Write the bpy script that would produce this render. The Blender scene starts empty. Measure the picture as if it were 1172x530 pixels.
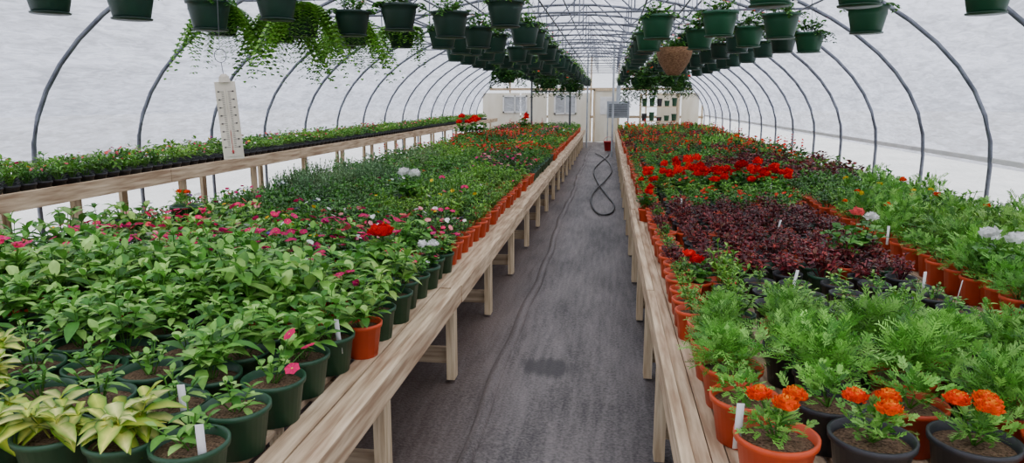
import bpy, math, numpy as np
from mathutils import Vector, Matrix
R_ = np.random.RandomState(7)
scene = bpy.context.scene
BZ = 0.55   # bench top height

def lin(c):
    c = np.array(c, float)/255.0
    return np.where(c <= 0.04045, c/12.92, ((c+0.055)/1.055)**2.4)

# ------------------------------------------------------------------ materials
def new_mat(name):
    m = bpy.data.materials.new(name); m.use_nodes = True
    nt = m.node_tree; nt.nodes.clear()
    out = nt.nodes.new('ShaderNodeOutputMaterial')
    return m, nt, out

def N(nt, t, **kw):
    n = nt.nodes.new(t)
    for k, v in kw.items():
        if k in n.inputs: n.inputs[k].default_value = v
        else: setattr(n, k, v)
    return n

def attr_mat(name, rough=0.5, trans=0.0, noise=0.2, nscale=30, spec=0.4, bump=0.0):
    m, nt, out = new_mat(name); L = nt.links
    a = N(nt, 'ShaderNodeAttribute'); a.attribute_name = 'Col'
    tc = N(nt, 'ShaderNodeTexCoord')
    no = N(nt, 'ShaderNodeTexNoise'); no.inputs['Scale'].default_value = nscale; no.inputs['Detail'].default_value = 3
    L.new(tc.outputs['Object'], no.inputs['Vector'])
    mr = N(nt, 'ShaderNodeMapRange'); mr.inputs['From Min'].default_value = .3; mr.inputs['From Max'].default_value = .7
    mr.inputs['To Min'].default_value = 1-noise; mr.inputs['To Max'].default_value = 1+noise
    L.new(no.outputs['Fac'], mr.inputs['Value'])
    vm = N(nt, 'ShaderNodeVectorMath', operation='SCALE')
    L.new(a.outputs['Color'], vm.inputs[0]); L.new(mr.outputs['Result'], vm.inputs['Scale'])
    p = N(nt, 'ShaderNodeBsdfPrincipled'); p.inputs['Roughness'].default_value = rough
    p.inputs['Specular IOR Level'].default_value = spec
    L.new(vm.outputs[0], p.inputs['Base Color'])
    if bump:
        b = N(nt, 'ShaderNodeBump'); b.inputs['Strength'].default_value = bump; b.inputs['Distance'].default_value = .01
        L.new(no.outputs['Fac'], b.inputs['Height']); L.new(b.outputs['Normal'], p.inputs['Normal'])
    if trans:
        t = N(nt, 'ShaderNodeBsdfTranslucent'); L.new(vm.outputs[0], t.inputs['Color'])
        mx = N(nt, 'ShaderNodeMixShader'); mx.inputs['Fac'].default_value = trans
        L.new(p.outputs[0], mx.inputs[1]); L.new(t.outputs[0], mx.inputs[2]); L.new(mx.outputs[0], out.inputs['Surface'])
    else:
        L.new(p.outputs[0], out.inputs['Surface'])
    return m

def ramp_mat(name, c1, c2, scale=(1, 1, 1), nscale=5, detail=5, rough=.7, metallic=0, bump=.2, c3=None, lo=.35, hi=.65):
    m, nt, out = new_mat(name); L = nt.links
    tc = N(nt, 'ShaderNodeTexCoord'); mp = N(nt, 'ShaderNodeMapping'); mp.inputs['Scale'].default_value = scale
    L.new(tc.outputs['Object'], mp.inputs['Vector'])
    no = N(nt, 'ShaderNodeTexNoise'); no.inputs['Scale'].default_value = nscale; no.inputs['Detail'].default_value = detail
    L.new(mp.outputs[0], no.inputs['Vector'])
    cr = N(nt, 'ShaderNodeValToRGB'); e = cr.color_ramp.elements
    e[0].position = lo; e[0].color = (*lin(c1), 1); e[1].position = hi; e[1].color = (*lin(c2), 1)
    if c3 is not None:
        x = cr.color_ramp.elements.new(min(.98, hi+.12)); x.color = (*lin(c3), 1)
    L.new(no.outputs['Fac'], cr.inputs['Fac'])
    p = N(nt, 'ShaderNodeBsdfPrincipled'); p.inputs['Roughness'].default_value = rough; p.inputs['Metallic'].default_value = metallic
    L.new(cr.outputs['Color'], p.inputs['Base Color'])
    if bump:
        b = N(nt, 'ShaderNodeBump'); b.inputs['Strength'].default_value = bump; b.inputs['Distance'].default_value = .01
        L.new(no.outputs['Fac'], b.inputs['Height']); L.new(b.outputs['Normal'], p.inputs['Normal'])
    L.new(p.outputs[0], out.inputs['Surface'])
    return m

M_LEAF = attr_mat('leaf_surface', .45, .26, .2, 25, .4)
M_PETAL = attr_mat('petal_surface', .7, .25, .12, 60, .15)
M_POT = attr_mat('pot_plastic', .42, 0, .1, 12, .4)
M_SOIL = attr_mat('potting_soil', .95, 0, .75, 120, .1, .8)
M_TAG = attr_mat('plant_label_plastic', .5, .1, .03, 20, .4)
PLANT_MATS = [M_LEAF, M_PETAL, M_POT, M_SOIL, M_TAG]
LEAF, PETAL, POT, SOIL, TAG = range(5)

M_WOODX = ramp_mat('pine_lumber', (160, 130, 100), (220, 196, 162), (9, .7, 9), 4, 8, .75, 0, .25, (234, 214, 184))
M_WOODT = ramp_mat('pine_lumber_cross', (150, 125, 98), (205, 184, 152), (.7, 9, 9), 4, 8, .8, 0, .25)
M_WOODV = ramp_mat('pine_lumber_post', (178, 152, 118), (222, 202, 168), (12, 12, .8), 4, 8, .75, 0, .25)
M_PIPE = ramp_mat('galvanised_pipe', (88, 92, 102), (122, 126, 136), (1, 1, 1), 8, 3, .45, .35, .05)
M_WIRE = ramp_mat('dark_wire', (60, 62, 64), (90, 92, 94), (1, 1, 1), 8, 3, .5, .4, 0)
M_HOSE = ramp_mat('black_rubber_hose', (24, 24, 26), (44, 44, 46), (1, 1, 1), 8, 3, .5, 0, 0)
M_GREYMETAL = ramp_mat('painted_grey_metal', (140, 146, 152), (178, 184, 188), (1, 1, 1), 3, 3, .5, .1, .05)
M_CREAM = ramp_mat('cream_panel', (216, 206, 180), (236, 230, 212), (1, 1, .3), 2, 4, .7, 0, .05)
M_WHITE = ramp_mat('white_paint', (218, 218, 214), (240, 240, 236), (1, 1, 1), 4, 3, .55, 0, .02)
M_COCO = ramp_mat('coco_liner', (96, 66, 42), (150, 112, 80), (6, 6, 20), 8, 6, .95, 0, .8)
M_OUT = ramp_mat('outside_gravel', (205, 207, 208), (235, 236, 238), (1, 1, 1), .6, 6, .95, 0, .1)

def film_mat(name, transp, col, k1=.06, fine=1.0):
    m, nt, out = new_mat(name); L = nt.links
    tc = N(nt, 'ShaderNodeTexCoord')
    mp = N(nt, 'ShaderNodeMapping'); mp.inputs['Scale'].default_value = (1, .5, 3.0)
    L.new(tc.outputs['Object'], mp.inputs['Vector'])
    no = N(nt, 'ShaderNodeTexNoise'); no.inputs['Scale'].default_value = 1.5; no.inputs['Detail'].default_value = 9; no.inputs['Distortion'].default_value = 1.6
    L.new(mp.outputs[0], no.inputs['Vector'])
    mp2 = N(nt, 'ShaderNodeMapping'); mp2.inputs['Scale'].default_value = (2, 1.4, 9); L.new(tc.outputs['Object'], mp2.inputs['Vector'])
    n2 = N(nt, 'ShaderNodeTexNoise'); n2.inputs['Scale'].default_value = 3.2; n2.inputs['Detail'].default_value = 6; n2.inputs['Distortion'].default_value = 1.0
    L.new(mp2.outputs[0], n2.inputs['Vector'])
    av = N(nt, 'ShaderNodeMath', operation='ADD'); L.new(no.outputs['Fac'], av.inputs[0]); L.new(n2.outputs['Fac'], av.inputs[1])
    mr = N(nt, 'ShaderNodeMapRange'); mr.inputs['From Min'].default_value = .78; mr.inputs['From Max'].default_value = 1.22
    mr.inputs['To Min'].default_value = 1-k1*2; mr.inputs['To Max'].default_value = 1.0
    L.new(av.outputs[0], mr.inputs['Value'])
    vm = N(nt, 'ShaderNodeVectorMath', operation='SCALE'); vm.inputs[0].default_value = col
    L.new(mr.outputs['Result'], vm.inputs['Scale'])
    bm = N(nt, 'ShaderNodeBump'); bm.inputs['Strength'].default_value = .7; bm.inputs['Distance'].default_value = .06
    L.new(av.outputs[0], bm.inputs['Height'])
    tl = N(nt, 'ShaderNodeBsdfTranslucent'); L.new(vm.outputs[0], tl.inputs['Color']); L.new(bm.outputs[0], tl.inputs['Normal'])
    df = N(nt, 'ShaderNodeBsdfDiffuse'); L.new(vm.outputs[0], df.inputs['Color']); L.new(bm.outputs[0], df.inputs['Normal'])
    m1 = N(nt, 'ShaderNodeMixShader'); m1.inputs['Fac'].default_value = .22
    L.new(tl.outputs[0], m1.inputs[1]); L.new(df.outputs[0], m1.inputs[2])
    tr = N(nt, 'ShaderNodeBsdfTransparent')
    m2 = N(nt, 'ShaderNodeMixShader'); m2.inputs['Fac'].default_value = transp
    L.new(m1.outputs[0], m2.inputs[1]); L.new(tr.outputs[0], m2.inputs[2])
    L.new(m2.outputs[0], out.inputs['Surface'])
    return m
M_FILM = film_mat('white_poly_film', .2, (.64, .68, .84), .24)
M_FILM2 = film_mat('clear_poly_film', .4, (.88, .92, 1.0), .06)

def floor_mat():
    m, nt, out = new_mat('woven_ground_cover'); L = nt.links
    tc = N(nt, 'ShaderNodeTexCoord')
    def noise(scale, mp, det=6, dist=0):
        a = N(nt, 'ShaderNodeMapping'); a.inputs['Scale'].default_value = mp; L.new(tc.outputs['Object'], a.inputs['Vector'])
        n = N(nt, 'ShaderNodeTexNoise'); n.inputs['Scale'].default_value = scale; n.inputs['Detail'].default_value = det; n.inputs['Distortion'].default_value = dist
        L.new(a.outputs[0], n.inputs['Vector']); return n
    n1 = noise(1.3, (1.6, .5, 1), 7, .5); n2 = noise(70, (1, 1, 1), 4); n3 = noise(9, (3, .25, 1), 4)
    cr = N(nt, 'ShaderNodeValToRGB'); e = cr.color_ramp.elements
    e[0].position = .42; e[0].color = (*lin((58, 54, 54)), 1); e[1].position = .8; e[1].color = (*lin((126, 119, 117)), 1)
    ad = N(nt, 'ShaderNodeMath', operation='MULTIPLY_ADD'); ad.inputs[1].default_value = .7; L.new(n2.outputs['Fac'], ad.inputs[0])
    s = N(nt, 'ShaderNodeMath', operation='MULTIPLY_ADD'); s.inputs[1].default_value = .45; s.inputs[2].default_value = -.32
    L.new(n3.outputs['Fac'], s.inputs[0]); L.new(s.outputs[0], ad.inputs[2])
    sm = N(nt, 'ShaderNodeMath', operation='MULTIPLY_ADD'); sm.inputs[1].default_value = .7; L.new(n1.outputs['Fac'], sm.inputs[0]); L.new(ad.outputs[0], sm.inputs[2])
    L.new(sm.outputs[0], cr.inputs['Fac'])
    sx = N(nt, 'ShaderNodeSeparateXYZ'); L.new(tc.outputs['Object'], sx.inputs[0])
    mr = N(nt, 'ShaderNodeMapRange'); mr.inputs['From Min'].default_value = -.45; mr.inputs['From Max'].default_value = -.95
    L.new(sx.outputs['X'], mr.inputs['Value'])
    mu = N(nt, 'ShaderNodeMath', operation='MULTIPLY'); L.new(mr.outputs[0], mu.inputs[0]); L.new(n1.outputs['Fac'], mu.inputs[1])
    mx = N(nt, 'ShaderNodeMix', data_type='RGBA'); L.new(mu.outputs[0], mx.inputs['Factor']); L.new(cr.outputs[0], mx.inputs['A'])
    mx.inputs['B'].default_value = (*lin((88, 66, 52)), 1)
    vs = N(nt, 'ShaderNodeVectorMath', operation='SUBTRACT'); vs.inputs[1].default_value = (-.33, 4.2, 0); L.new(tc.outputs['Object'], vs.inputs[0])
    vk = N(nt, 'ShaderNodeVectorMath', operation='MULTIPLY'); vk.inputs[1].default_value = (6.5, 6.5, 0); L.new(vs.outputs[0], vk.inputs[0])
    ln = N(nt, 'ShaderNodeVectorMath', operation='LENGTH'); L.new(vk.outputs[0], ln.inputs[0])
    l2 = N(nt, 'ShaderNodeMath', operation='MULTIPLY_ADD'); l2.inputs[1].default_value = 1.2; L.new(n3.outputs['Fac'], l2.inputs[0]); L.new(ln.outputs['Value'], l2.inputs[2])
    m3 = N(nt, 'ShaderNodeMapRange'); m3.inputs['From Min'].default_value = 1.85; m3.inputs['From Max'].default_value = 1.35
    m3.inputs['To Max'].default_value = .75; L.new(l2.outputs[0], m3.inputs['Value'])
    my = N(nt, 'ShaderNodeMix', data_type='RGBA'); L.new(m3.outputs[0], my.inputs['Factor']); L.new(mx.outputs['Result'], my.inputs['A'])
    my.inputs['B'].default_value = (*lin((46, 43, 44)), 1)
    p = N(nt, 'ShaderNodeBsdfPrincipled'); p.inputs['Roughness'].default_value = .62; p.inputs['Specular IOR Level'].default_value = .5
    L.new(my.outputs['Result'], p.inputs['Base Color'])
    b = N(nt, 'ShaderNodeBump'); b.inputs['Strength'].default_value = .5; b.inputs['Distance'].default_value = .015
    L.new(ad.outputs[0], b.inputs['Height']); L.new(b.outputs['Normal'], p.inputs['Normal'])
    L.new(p.outputs[0], out.inputs['Surface'])
    return m
M_FLOOR = floor_mat()

# ------------------------------------------------------------------ mesh builder
class MB:
    def __init__(s): s.V = []; s.Q = []; s.M = []; s.C = []; s.n = 0
    def add(s, V, Q, mat=0, col=(.5, .5, .5)):
        V = np.asarray(V, float).reshape(-1, 3); Q = np.asarray(Q, int).reshape(-1, 4)
        s.V.append(V); s.Q.append(Q+s.n)
        s.M.append(np.full(len(Q), mat) if np.isscalar(mat) else np.asarray(mat))
        C = np.asarray(col, float)
        s.C.append(np.tile(C, (len(V), 1)) if C.ndim == 1 else C); s.n += len(V)
    def pack(s):
        return (np.vstack(s.V), np.vstack(s.Q), np.concatenate(s.M), np.vstack(s.C))
    def place(s, P, loc=(0, 0, 0), rot=0., sc=1., tint=None, tilt=0., zs=1.):
        V, Q, M, C = P
        c, n = math.cos(rot), math.sin(rot)
        W = V*sc*np.array([1, 1, zs])
        if tilt: 
            ct, st = math.cos(tilt), math.sin(tilt)
            W = np.stack([W[:, 0], W[:, 1]*ct-W[:, 2]*st, W[:, 1]*st+W[:, 2]*ct], 1)
        W = np.stack([W[:, 0]*c-W[:, 1]*n, W[:, 0]*n+W[:, 1]*c, W[:, 2]], 1)+np.asarray(loc)
        s.add(W, Q, M, C if tint is None else np.clip(C*tint, 0, 1))
    def obj(s, name, mats, loc=(0, 0, 0), smooth=True, parent=None):
        V, Q, M, C = s.pack()
        me = bpy.data.meshes.new(name)
        me.vertices.add(len(V)); me.vertices.foreach_set('co', V.astype(np.float32).ravel())
        me.loops.add(len(Q)*4); me.loops.foreach_set('vertex_index', Q.astype(np.int32).ravel())
        me.polygons.add(len(Q)); me.polygons.foreach_set('loop_start', (np.arange(len(Q))*4).astype(np.int32))
        me.polygons.foreach_set('material_index', M.astype(np.int32))
        me.polygons.foreach_set('use_smooth', np.full(len(Q), smooth))
        for m in mats: me.materials.append(m)
        me.update(calc_edges=True)
        a = me.attributes.new('Col', 'FLOAT_COLOR', 'POINT')
        a.data.foreach_set('color', np.hstack([C, np.ones((len(C), 1))]).astype(np.float32).ravel())
        o = bpy.data.objects.new(name, me); scene.collection.objects.link(o); o.location = loc
        if parent: o.parent = parent
        return o

BOXQ = [(0, 3, 2, 1), (4, 5, 6, 7), (0, 1, 5, 4), (1, 2, 6, 5), (2, 3, 7, 6), (3, 0, 4, 7)]
def box(mb, x0, x1, y0, y1, z0, z1, mat=0, col=(.5, .5, .5)):
    mb.add([(x0, y0, z0), (x1, y0, z0), (x1, y1, z0), (x0, y1, z0), (x0, y0, z1), (x1, y0, z1), (x1, y1, z1), (x0, y1, z1)], BOXQ, mat, col)
def beam(mb, a, b, w, h, mat=0, col=(.5, .5, .5)):
    a = np.array(a, float); b = np.array(b, float); d = (b-a)/np.linalg.norm(b-a)
    u = np.array([0, 0, 1.]) if abs(d[2]) < .9 else np.array([0, 1., 0]); s = np.cross(d, u); s /= np.linalg.norm(s); u = np.cross(s, d)
    V = [p+s*sx*w/2+u*sz*h/2 for p in (a, b) for sx, sz in ((-1, -1), (1, -1), (1, 1), (-1, 1))]
    mb.add(V, BOXQ, mat, col)
def tube(mb, pts, r, n=6, mat=0, col=(.5, .5, .5)):
    pts = np.asarray(pts, float); k = len(pts); V = []
    for i in range(k):
        d = pts[min(i+1, k-1)]-pts[max(i-1, 0)]; d /= (np.linalg.norm(d)+1e-9)
        u = np.array([0, 0, 1.]) if abs(d[2]) < .95 else np.array([0, 1., 0])
        s = np.cross(d, u); s /= np.linalg.norm(s); u = np.cross(s, d)
        for j in range(n):
            t = 2*math.pi*j/n; V.append(pts[i]+r*(math.cos(t)*s+math.sin(t)*u))
    Q = [(i*n+j, i*n+(j+1) % n, (i+1)*n+(j+1) % n, (i+1)*n+j) for i in range(k-1) for j in range(n)]
    mb.add(V, Q, mat, col)
def lathe(mb, prof, n=16, mat=0, col=(.5, .5, .5), cx=0, cy=0, caps=(False, False)):
    V = [(cx+r*math.cos(2*math.pi*j/n), cy+r*math.sin(2*math.pi*j/n), z) for r, z in prof for j in range(n)]
    k = len(prof)
    Q = [(i*n+j, i*n+(j+1) % n, (i+1)*n+(j+1) % n, (i+1)*n+j) for i in range(k-1) for j in range(n)]
    if caps[0]: Q += [(n-1-i, n-2-i, i+1, i) for i in range(n//2-1)]
    o = (k-1)*n
    if caps[1]: Q += [(o+i, o+i+1, o+n-2-i, o+n-1-i) for i in range(n//2-1)]
    mb.add(V, Q, mat, col)

# ------------------------------------------------------------------ plant parts
UP = np.array([0, 0, 1.])
def leaf(mb, base, d, L, W, col, droop=.25, fold=.25, det=1, mat=LEAF, edge=None, shape=0):
    d = np.asarray(d, float); d = d/np.linalg.norm(d)
    s = np.cross(d, UP); ns = np.linalg.norm(s)
    s = np.array([1., 0, 0]) if ns < 1e-3 else s/ns
    u = np.cross(s, d); col = np.asarray(col, float)
    if det == 0:
        tip = base+d*L-UP*droop*L; mid = base+d*L*.5-UP*droop*L*.25
        V = [base, mid-s*W/2+u*fold*W/2, tip, mid+s*W/2+u*fold*W/2]
        mb.add(V, [(0, 1, 2, 3)], mat, col); return
    ss = [0, .22, .55, .82, 1.]
    ws = [.1, .8, 1., .55, .04] if shape == 0 else [.2, .7, 1., 1., .45]
    V = []; C = []
    e = col if edge is None else np.asarray(edge)
    for t, w in zip(ss, ws):
        p = base+d*L*t-UP*droop*L*t*t; h = w*W/2
        V += [p-s*h+u*fold*h, p, p+s*h+u*fold*h]
        C += [e, col*1.18, e]
    Q = []
    for i in range(4):
        a = i*3; Q += [(a, a+3, a+4, a+1), (a+1, a+4, a+5, a+2)]
    mb.add(V, Q, mat, np.clip(np.array(C), 0, 1))

def stem(mb, a, b, r, col):
    a = np.asarray(a, float); b = np.asarray(b, float)
    tube(mb, [a, (a+b)/2+np.array([0, 0, .1])*np.linalg.norm(b-a)*.4, b], r, 3, LEAF, col)

def flower(mb, rs, p, r, col, n=5, cc=(.8, .6, .1), det=1):
    p = np.asarray(p, float); a0 = rs.rand()*6
    ax = np.array([rs.randn()*.35, rs.randn()*.35-.35, 1.]); ax /= np.linalg.norm(ax)
    s = np.cross(ax, [1, 0, 0.]); s /= np.linalg.norm(s); t = np.cross(ax, s)
    if det == 0: n = 3
    for i in range(n):
        a = a0+2*math.pi*i/n; d = math.cos(a)*s+math.sin(a)*t; q = np.cross(ax, d)
        w = r*(.62 if det else 1.0)
        V = [p, p+d*r*.6-q*w+ax*r*.12, p+d*r+ax*r*.05, p+d*r*.6+q*w+ax*r*.12]
        mb.add(V, [(0, 1, 2, 3)], PETAL, np.array(col)*(.8+.35*rs.rand()))
    if det:
        mb.add([p+ax*r*.12+r*.15*(math.cos(k*1.57)*s+math.sin(k*1.57)*t) for k in range(4)], [(0, 1, 2, 3)], PETAL, cc)

def pom(mb, rs, p, r, col, n=40, flat=.7, size=.5, det=1):
    p = np.asarray(p, float)
    if det == 0: n = max(7, n//4); size *= 1.7
    for i in range(n):
        z = 1-1.35*(i+.5)/n; a = i*2.399; q = math.sqrt(max(0, 1-z*z))
        d = np.array([q*math.cos(a), q*math.sin(a), z*flat])
        s = np.cross(d, [0.1, 0, 1.]); s /= (np.linalg.norm(s)+1e-6); u = np.cross(s, d)
        w = r*size; c = p+d*r*(.7+.4*rs.rand())
        tl = rs.rand()*1.7-.3; s = s+d*rs.randn()*.4
        o = d*tl
        V = [c-s*w*.4-(u+o)*w*.35, c+s*w*.4-(u+o)*w*.35, c+s*w*.6+(u+o)*w*.5, c-s*w*.6+(u+o)*w*.5]
        mb.add(V, [(0, 1, 2, 3)], PETAL, np.clip(np.array(col)*(.6+.6*rs.rand()), 0, 1))

def pick(rs, pal, v=.22):
    return np.clip(np.array(pal[rs.randint(len(pal))])*(1-v+2*v*rs.rand()), 0, 1)

def leafy(rs, H=.2, R=.13, stems=7, nodes=4, L=.07, W=.035, pal=None, det=1, pairs=2, droop=.3, edge=None, scol=None, shape=0,
          fl=0, flc=None, flr=.02, flkind='flat', flh=0.02, z0=0.0, elev=.35):
    mb = MB()
    if scol is None: scol = np.array(pal[0])*.8
    tops = []
    for i in range(stems):
        a = 2.399*i+rs.rand()*.8; rr = math.sqrt((i+.3)/stems)*R*(.8+.3*rs.rand())
        top = np.array([rr*math.cos(a), rr*math.sin(a), H*(1-.35*(rr/R)**2)*(.72+.45*rs.rand())+z0])
        b = np.array([top[0]*.15, top[1]*.15, z0]); tops.append(top)
        if det: stem(mb, b, top, .003, scol)
        for k in range(nodes):
            t = .35+.65*(k+.6)/nodes
            p = b+(top-b)*t
            for j in range(pairs):
                aa = a+k*1.57+j*2*math.pi/pairs+rs.randn()*.35
                el = elev+rs.randn()*.25+(.35 if k == nodes-1 else 0)
                d = np.array([math.cos(aa)*math.cos(el), math.sin(aa)*math.cos(el), math.sin(el)])
                sc = (.7+.5*rs.rand())*(1 if k < nodes-1 else .8)
                leaf(mb, p, d, L*sc, W*sc, pick(rs, pal), droop*(.6+.8*rs.rand()), .3, det, LEAF, None if edge is None else pick(rs, edge), shape)
    for i in range(fl):
        tp = tops[rs.randint(len(tops))]
        p = tp+np.array([rs.randn()*.02, rs.randn()*.02, flh*(.7+.6*rs.rand())])
        c = np.array(flc[rs.randint(len(flc))])
        if det and flh > .03: stem(mb, tp-np.array([0, 0, .03]), p, .002, scol)
        if flkind == 'flat': flower(mb, rs, p, flr, c, 5, det=det)
        elif flkind == 'pom': pom(mb, rs, p, flr, c, 44, .75, .5, det)
        elif flkind == 'umbel': pom(mb, rs, p, flr, c, 34, .8, .6, det)
        elif flkind == 'spike':
            for k in range(7 if det else 3):
                q = p+np.array([0, 0, k*flr*(.8 if det else 1.8)])
                flower(mb, rs, q, flr*(1.1-.1*k), c, 4, det=0)
    return mb

def ferny(rs, H=.26, R=.17, n=110, pal=None, det=1, z0=0, fl=0, flc=None, flr=.035):
    mb = MB()
    cen = [(rs.randn()*R*.3, rs.randn()*R*.3, rs.rand()*.25) for _ in range(6)]
    for i in range(n):
        u = rs.rand(); a = rs.rand()*6.283; th = math.acos(1-u*.98)
        rr = .25+.75*rs.rand()**.6; cx, cy, cz = cen[i % 6]
        o = np.array([math.sin(th)*math.cos(a)*R*.6+cx, math.sin(th)*math.sin(a)*R*.6+cy, (math.cos(th)+cz)*H*.72])*rr+np.array([0, 0, z0+.03])
        d = np.array([math.cos(a)*math.sin(th), math.sin(a)*math.sin(th), math.cos(th)+.3])+rs.randn(3)*.4; d /= np.linalg.norm(d)
        s = np.cross(d, UP+rs.randn(3)*.4); s /= np.linalg.norm(s)+1e-6
        L = R*.42*(.7+.6*rs.rand()); c = pick(rs, pal, .3)
        k = (6 if det else 2); lw = .0065 if det else .03
        for j in range(k):
            t = (j+.7)/k; p = o+d*L*t-UP*L*.25*t*t; ll = L*.42*(1-.4*t)*(.8+.4*rs.rand())
            for sg in (-1, 1):
                dd = d*.9+s*sg+rs.randn(3)*.15; dd /= np.linalg.norm(dd); q = np.cross(dd, np.cross(d, s))*lw*.5
                mb.add([p, p+dd*ll*.5+q, p+dd*ll, p+dd*ll*.5-q], [(0, 1, 2, 3)], LEAF, c*(.85+.3*rs.rand()))
        q = s*lw*.45; p = o+d*L-UP*L*.25
        mb.add([o-q*.4, o+q*.4, p+q, p-q], [(0, 1, 2, 3)], LEAF, c)
    for i in range(6):
        stem(mb, (0, 0, z0), (cen[i][0], cen[i][1], z0+H*.5), .003, pal[0]*.7)
    for i in range(fl):
        a = rs.rand()*6.28; r0 = rs.rand()*R*.6
        p = np.array([r0*math.cos(a), r0*math.sin(a), z0+H*(.92+.15*rs.rand())])
        pom(mb, rs, p, flr, flc[rs.randint(len(flc))], 50, .8, .48, det)
    return mb

G_BRIGHT = [lin(c) for c in ((98, 150, 46), (124, 176, 64), (80, 132, 42))]
G_LEAF = [lin(c) for c in ((92, 150, 54), (124, 180, 76), (66, 124, 42), (150, 196, 98))]
G_MID = [lin(c) for c in ((72, 128, 42), (98, 154, 58), (56, 106, 38))]
G_DARK = [lin(c) for c in ((50, 94, 36), (72, 122, 48), (42, 78, 34))]
G_GREY = [lin(c) for c in ((98, 132, 82), (128, 158, 110), (80, 118, 66))]
MAROON = [lin(c) for c in ((110, 34, 40), (82, 26, 34), (144, 58, 50), (60, 28, 30), (96, 60, 42))]
LIME = [lin(c) for c in ((222, 222, 96), (234, 232, 136), (196, 208, 72))]
LIMEE = [lin(c) for c in ((86, 142, 36), (66, 120, 34), (120, 168, 48))]
FERN = [lin(c) for c in ((96, 158, 54), (126, 186, 76), (72, 132, 42), (144, 200, 94))]
RED = [lin((232, 10, 16)), lin((210, 8, 16))]
DULLRED = [lin((186, 44, 30)), lin((204, 60, 40)), lin((224, 50, 50))]
ORANGE = [lin((255, 92, 0)), lin((255, 70, 4))]
YELLOW = [lin((252, 206, 20))]
PINK = [lin((226, 30, 104)), lin((208, 28, 112))]
SALMON = [lin((240, 100, 100)), lin((244, 150, 162))]
WHITE = [lin((244, 244, 240))]
PURPLE = [lin((120, 80, 160))]
TERRA = lin((200, 72, 32)); DKGREEN = lin((36, 74, 50)); BLACKP = lin((42, 42, 46)); TERRAD = lin((172, 62, 32))
SOILC = lin((104, 84, 66))

def pot(mb, r, h, col, n=14, x=0, y=0, z=0, rim=.018, soil=True):
    rb = r*.74
    prof = [(rb, 0), (r*.93, h-rim), (r, h-rim), (r*1.01, h), (r*.93, h), (r*.88, h*.72)]
    m = MB(); lathe(m, prof, n, POT, col, caps=(True, False))
    if soil: lathe(m, [(r*.90, h*.82), (r*.5, h*.86)], n, SOIL, SOILC, caps=(False, True))
    mb.place(m.pack(), (x, y, z))

def mk(fn, k, det, **kw):
    return [fn(np.random.RandomState(R_.randint(1 << 30)), det=det, **kw).pack() for _ in range(k)]

SPEC = {}
def species(name, fn, near, far, flowers=None):
    SPEC[name] = (mk(fn, 5, 1, **near), mk(fn, 5, 0, **{**near, **far}))
species('impatiens', leafy, dict(H=.26, R=.17, stems=9, nodes=3, L=.118, W=.052, pal=G_LEAF, pairs=3, droop=.35, shape=0), dict(stems=6, nodes=2))
species('impatiens_pink', leafy, dict(H=.2, R=.15, stems=9, nodes=3, L=.085, W=.042, pal=G_LEAF, pairs=3, fl=8, flc=PINK, flr=.025, flh=.035), dict(stems=6, nodes=2))
species('vinca', leafy, dict(H=.18, R=.12, stems=9, nodes=3, L=.06, W=.028, pal=G_MID, pairs=3), dict(stems=7, nodes=2, L=.075, W=.045))
species('vinca_bright', leafy, dict(H=.2, R=.12, stems=10, nodes=3, L=.06, W=.022, pal=G_BRIGHT, pairs=3), dict(stems=7, nodes=2, L=.075, W=.04))
species('petunia_pink', leafy, dict(H=.17, R=.13, stems=10, nodes=3, L=.05, W=.026, pal=G_DARK, pairs=3, fl=7, flc=PINK+SALMON+WHITE, flr=.022), dict(stems=7, nodes=2, L=.07, W=.045, fl=3))
species('petunia_red', leafy, dict(H=.17, R=.13, stems=10, nodes=3, L=.05, W=.026, pal=G_MID, pairs=3, fl=6, flc=DULLRED, flr=.022), dict(stems=7, nodes=2, L=.07, W=.045, fl=5))
species('pansy_white', leafy, dict(H=.16, R=.12, stems=10, nodes=3, L=.05, W=.026, pal=G_MID, pairs=3, fl=3, flc=WHITE+YELLOW+PURPLE+PINK, flr=.02), dict(stems=7, nodes=2, L=.07, W=.045))
species('coleus_maroon', leafy, dict(H=.17, R=.12, stems=13, nodes=3, L=.05, W=.028, pal=MAROON, pairs=3, droop=.35), dict(stems=8, nodes=2, L=.075, W=.05))
species('coleus_lime', leafy, dict(H=.14, R=.13, stems=6, nodes=3, L=.13, W=.062, pal=LIME, edge=LIMEE, pairs=3, droop=.45), dict(stems=5, nodes=2))
species('lavender', leafy, dict(H=.2, R=.12, stems=18, nodes=5, L=.042, W=.011, pal=G_GREY, pairs=3, elev=.8), dict(stems=12, nodes=2, L=.07, W=.022))
species('geranium', leafy, dict(H=.2, R=.15, stems=10, nodes=2, L=.075, W=.08, pal=G_MID, pairs=3, shape=1, fl=3, flc=RED, flr=.048, flkind='umbel', flh=.07), dict(stems=6, nodes=2, fl=2))
species('geranium_salmon', leafy, dict(H=.2, R=.14, stems=9, nodes=2, L=.07, W=.07, pal=G_MID, pairs=3, shape=1, fl=1, flc=SALMON+WHITE, flr=.035, flkind='umbel', flh=.07), dict(stems=6, nodes=2))
species('geranium_white', leafy, dict(H=.2, R=.14, stems=9, nodes=2, L=.07, W=.07, pal=G_MID, pairs=3, shape=1, fl=2, flc=WHITE, flr=.045, flkind='umbel', flh=.08), dict(stems=6, nodes=2))
species('salvia_red', leafy, dict(H=.2, R=.12, stems=9, nodes=3, L=.06, W=.035, pal=G_DARK, pairs=3, fl=4, flc=DULLRED, flr=.018, flkind='spike', flh=.03), dict(stems=7, nodes=2, L=.075, W=.045, fl=2))
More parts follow.
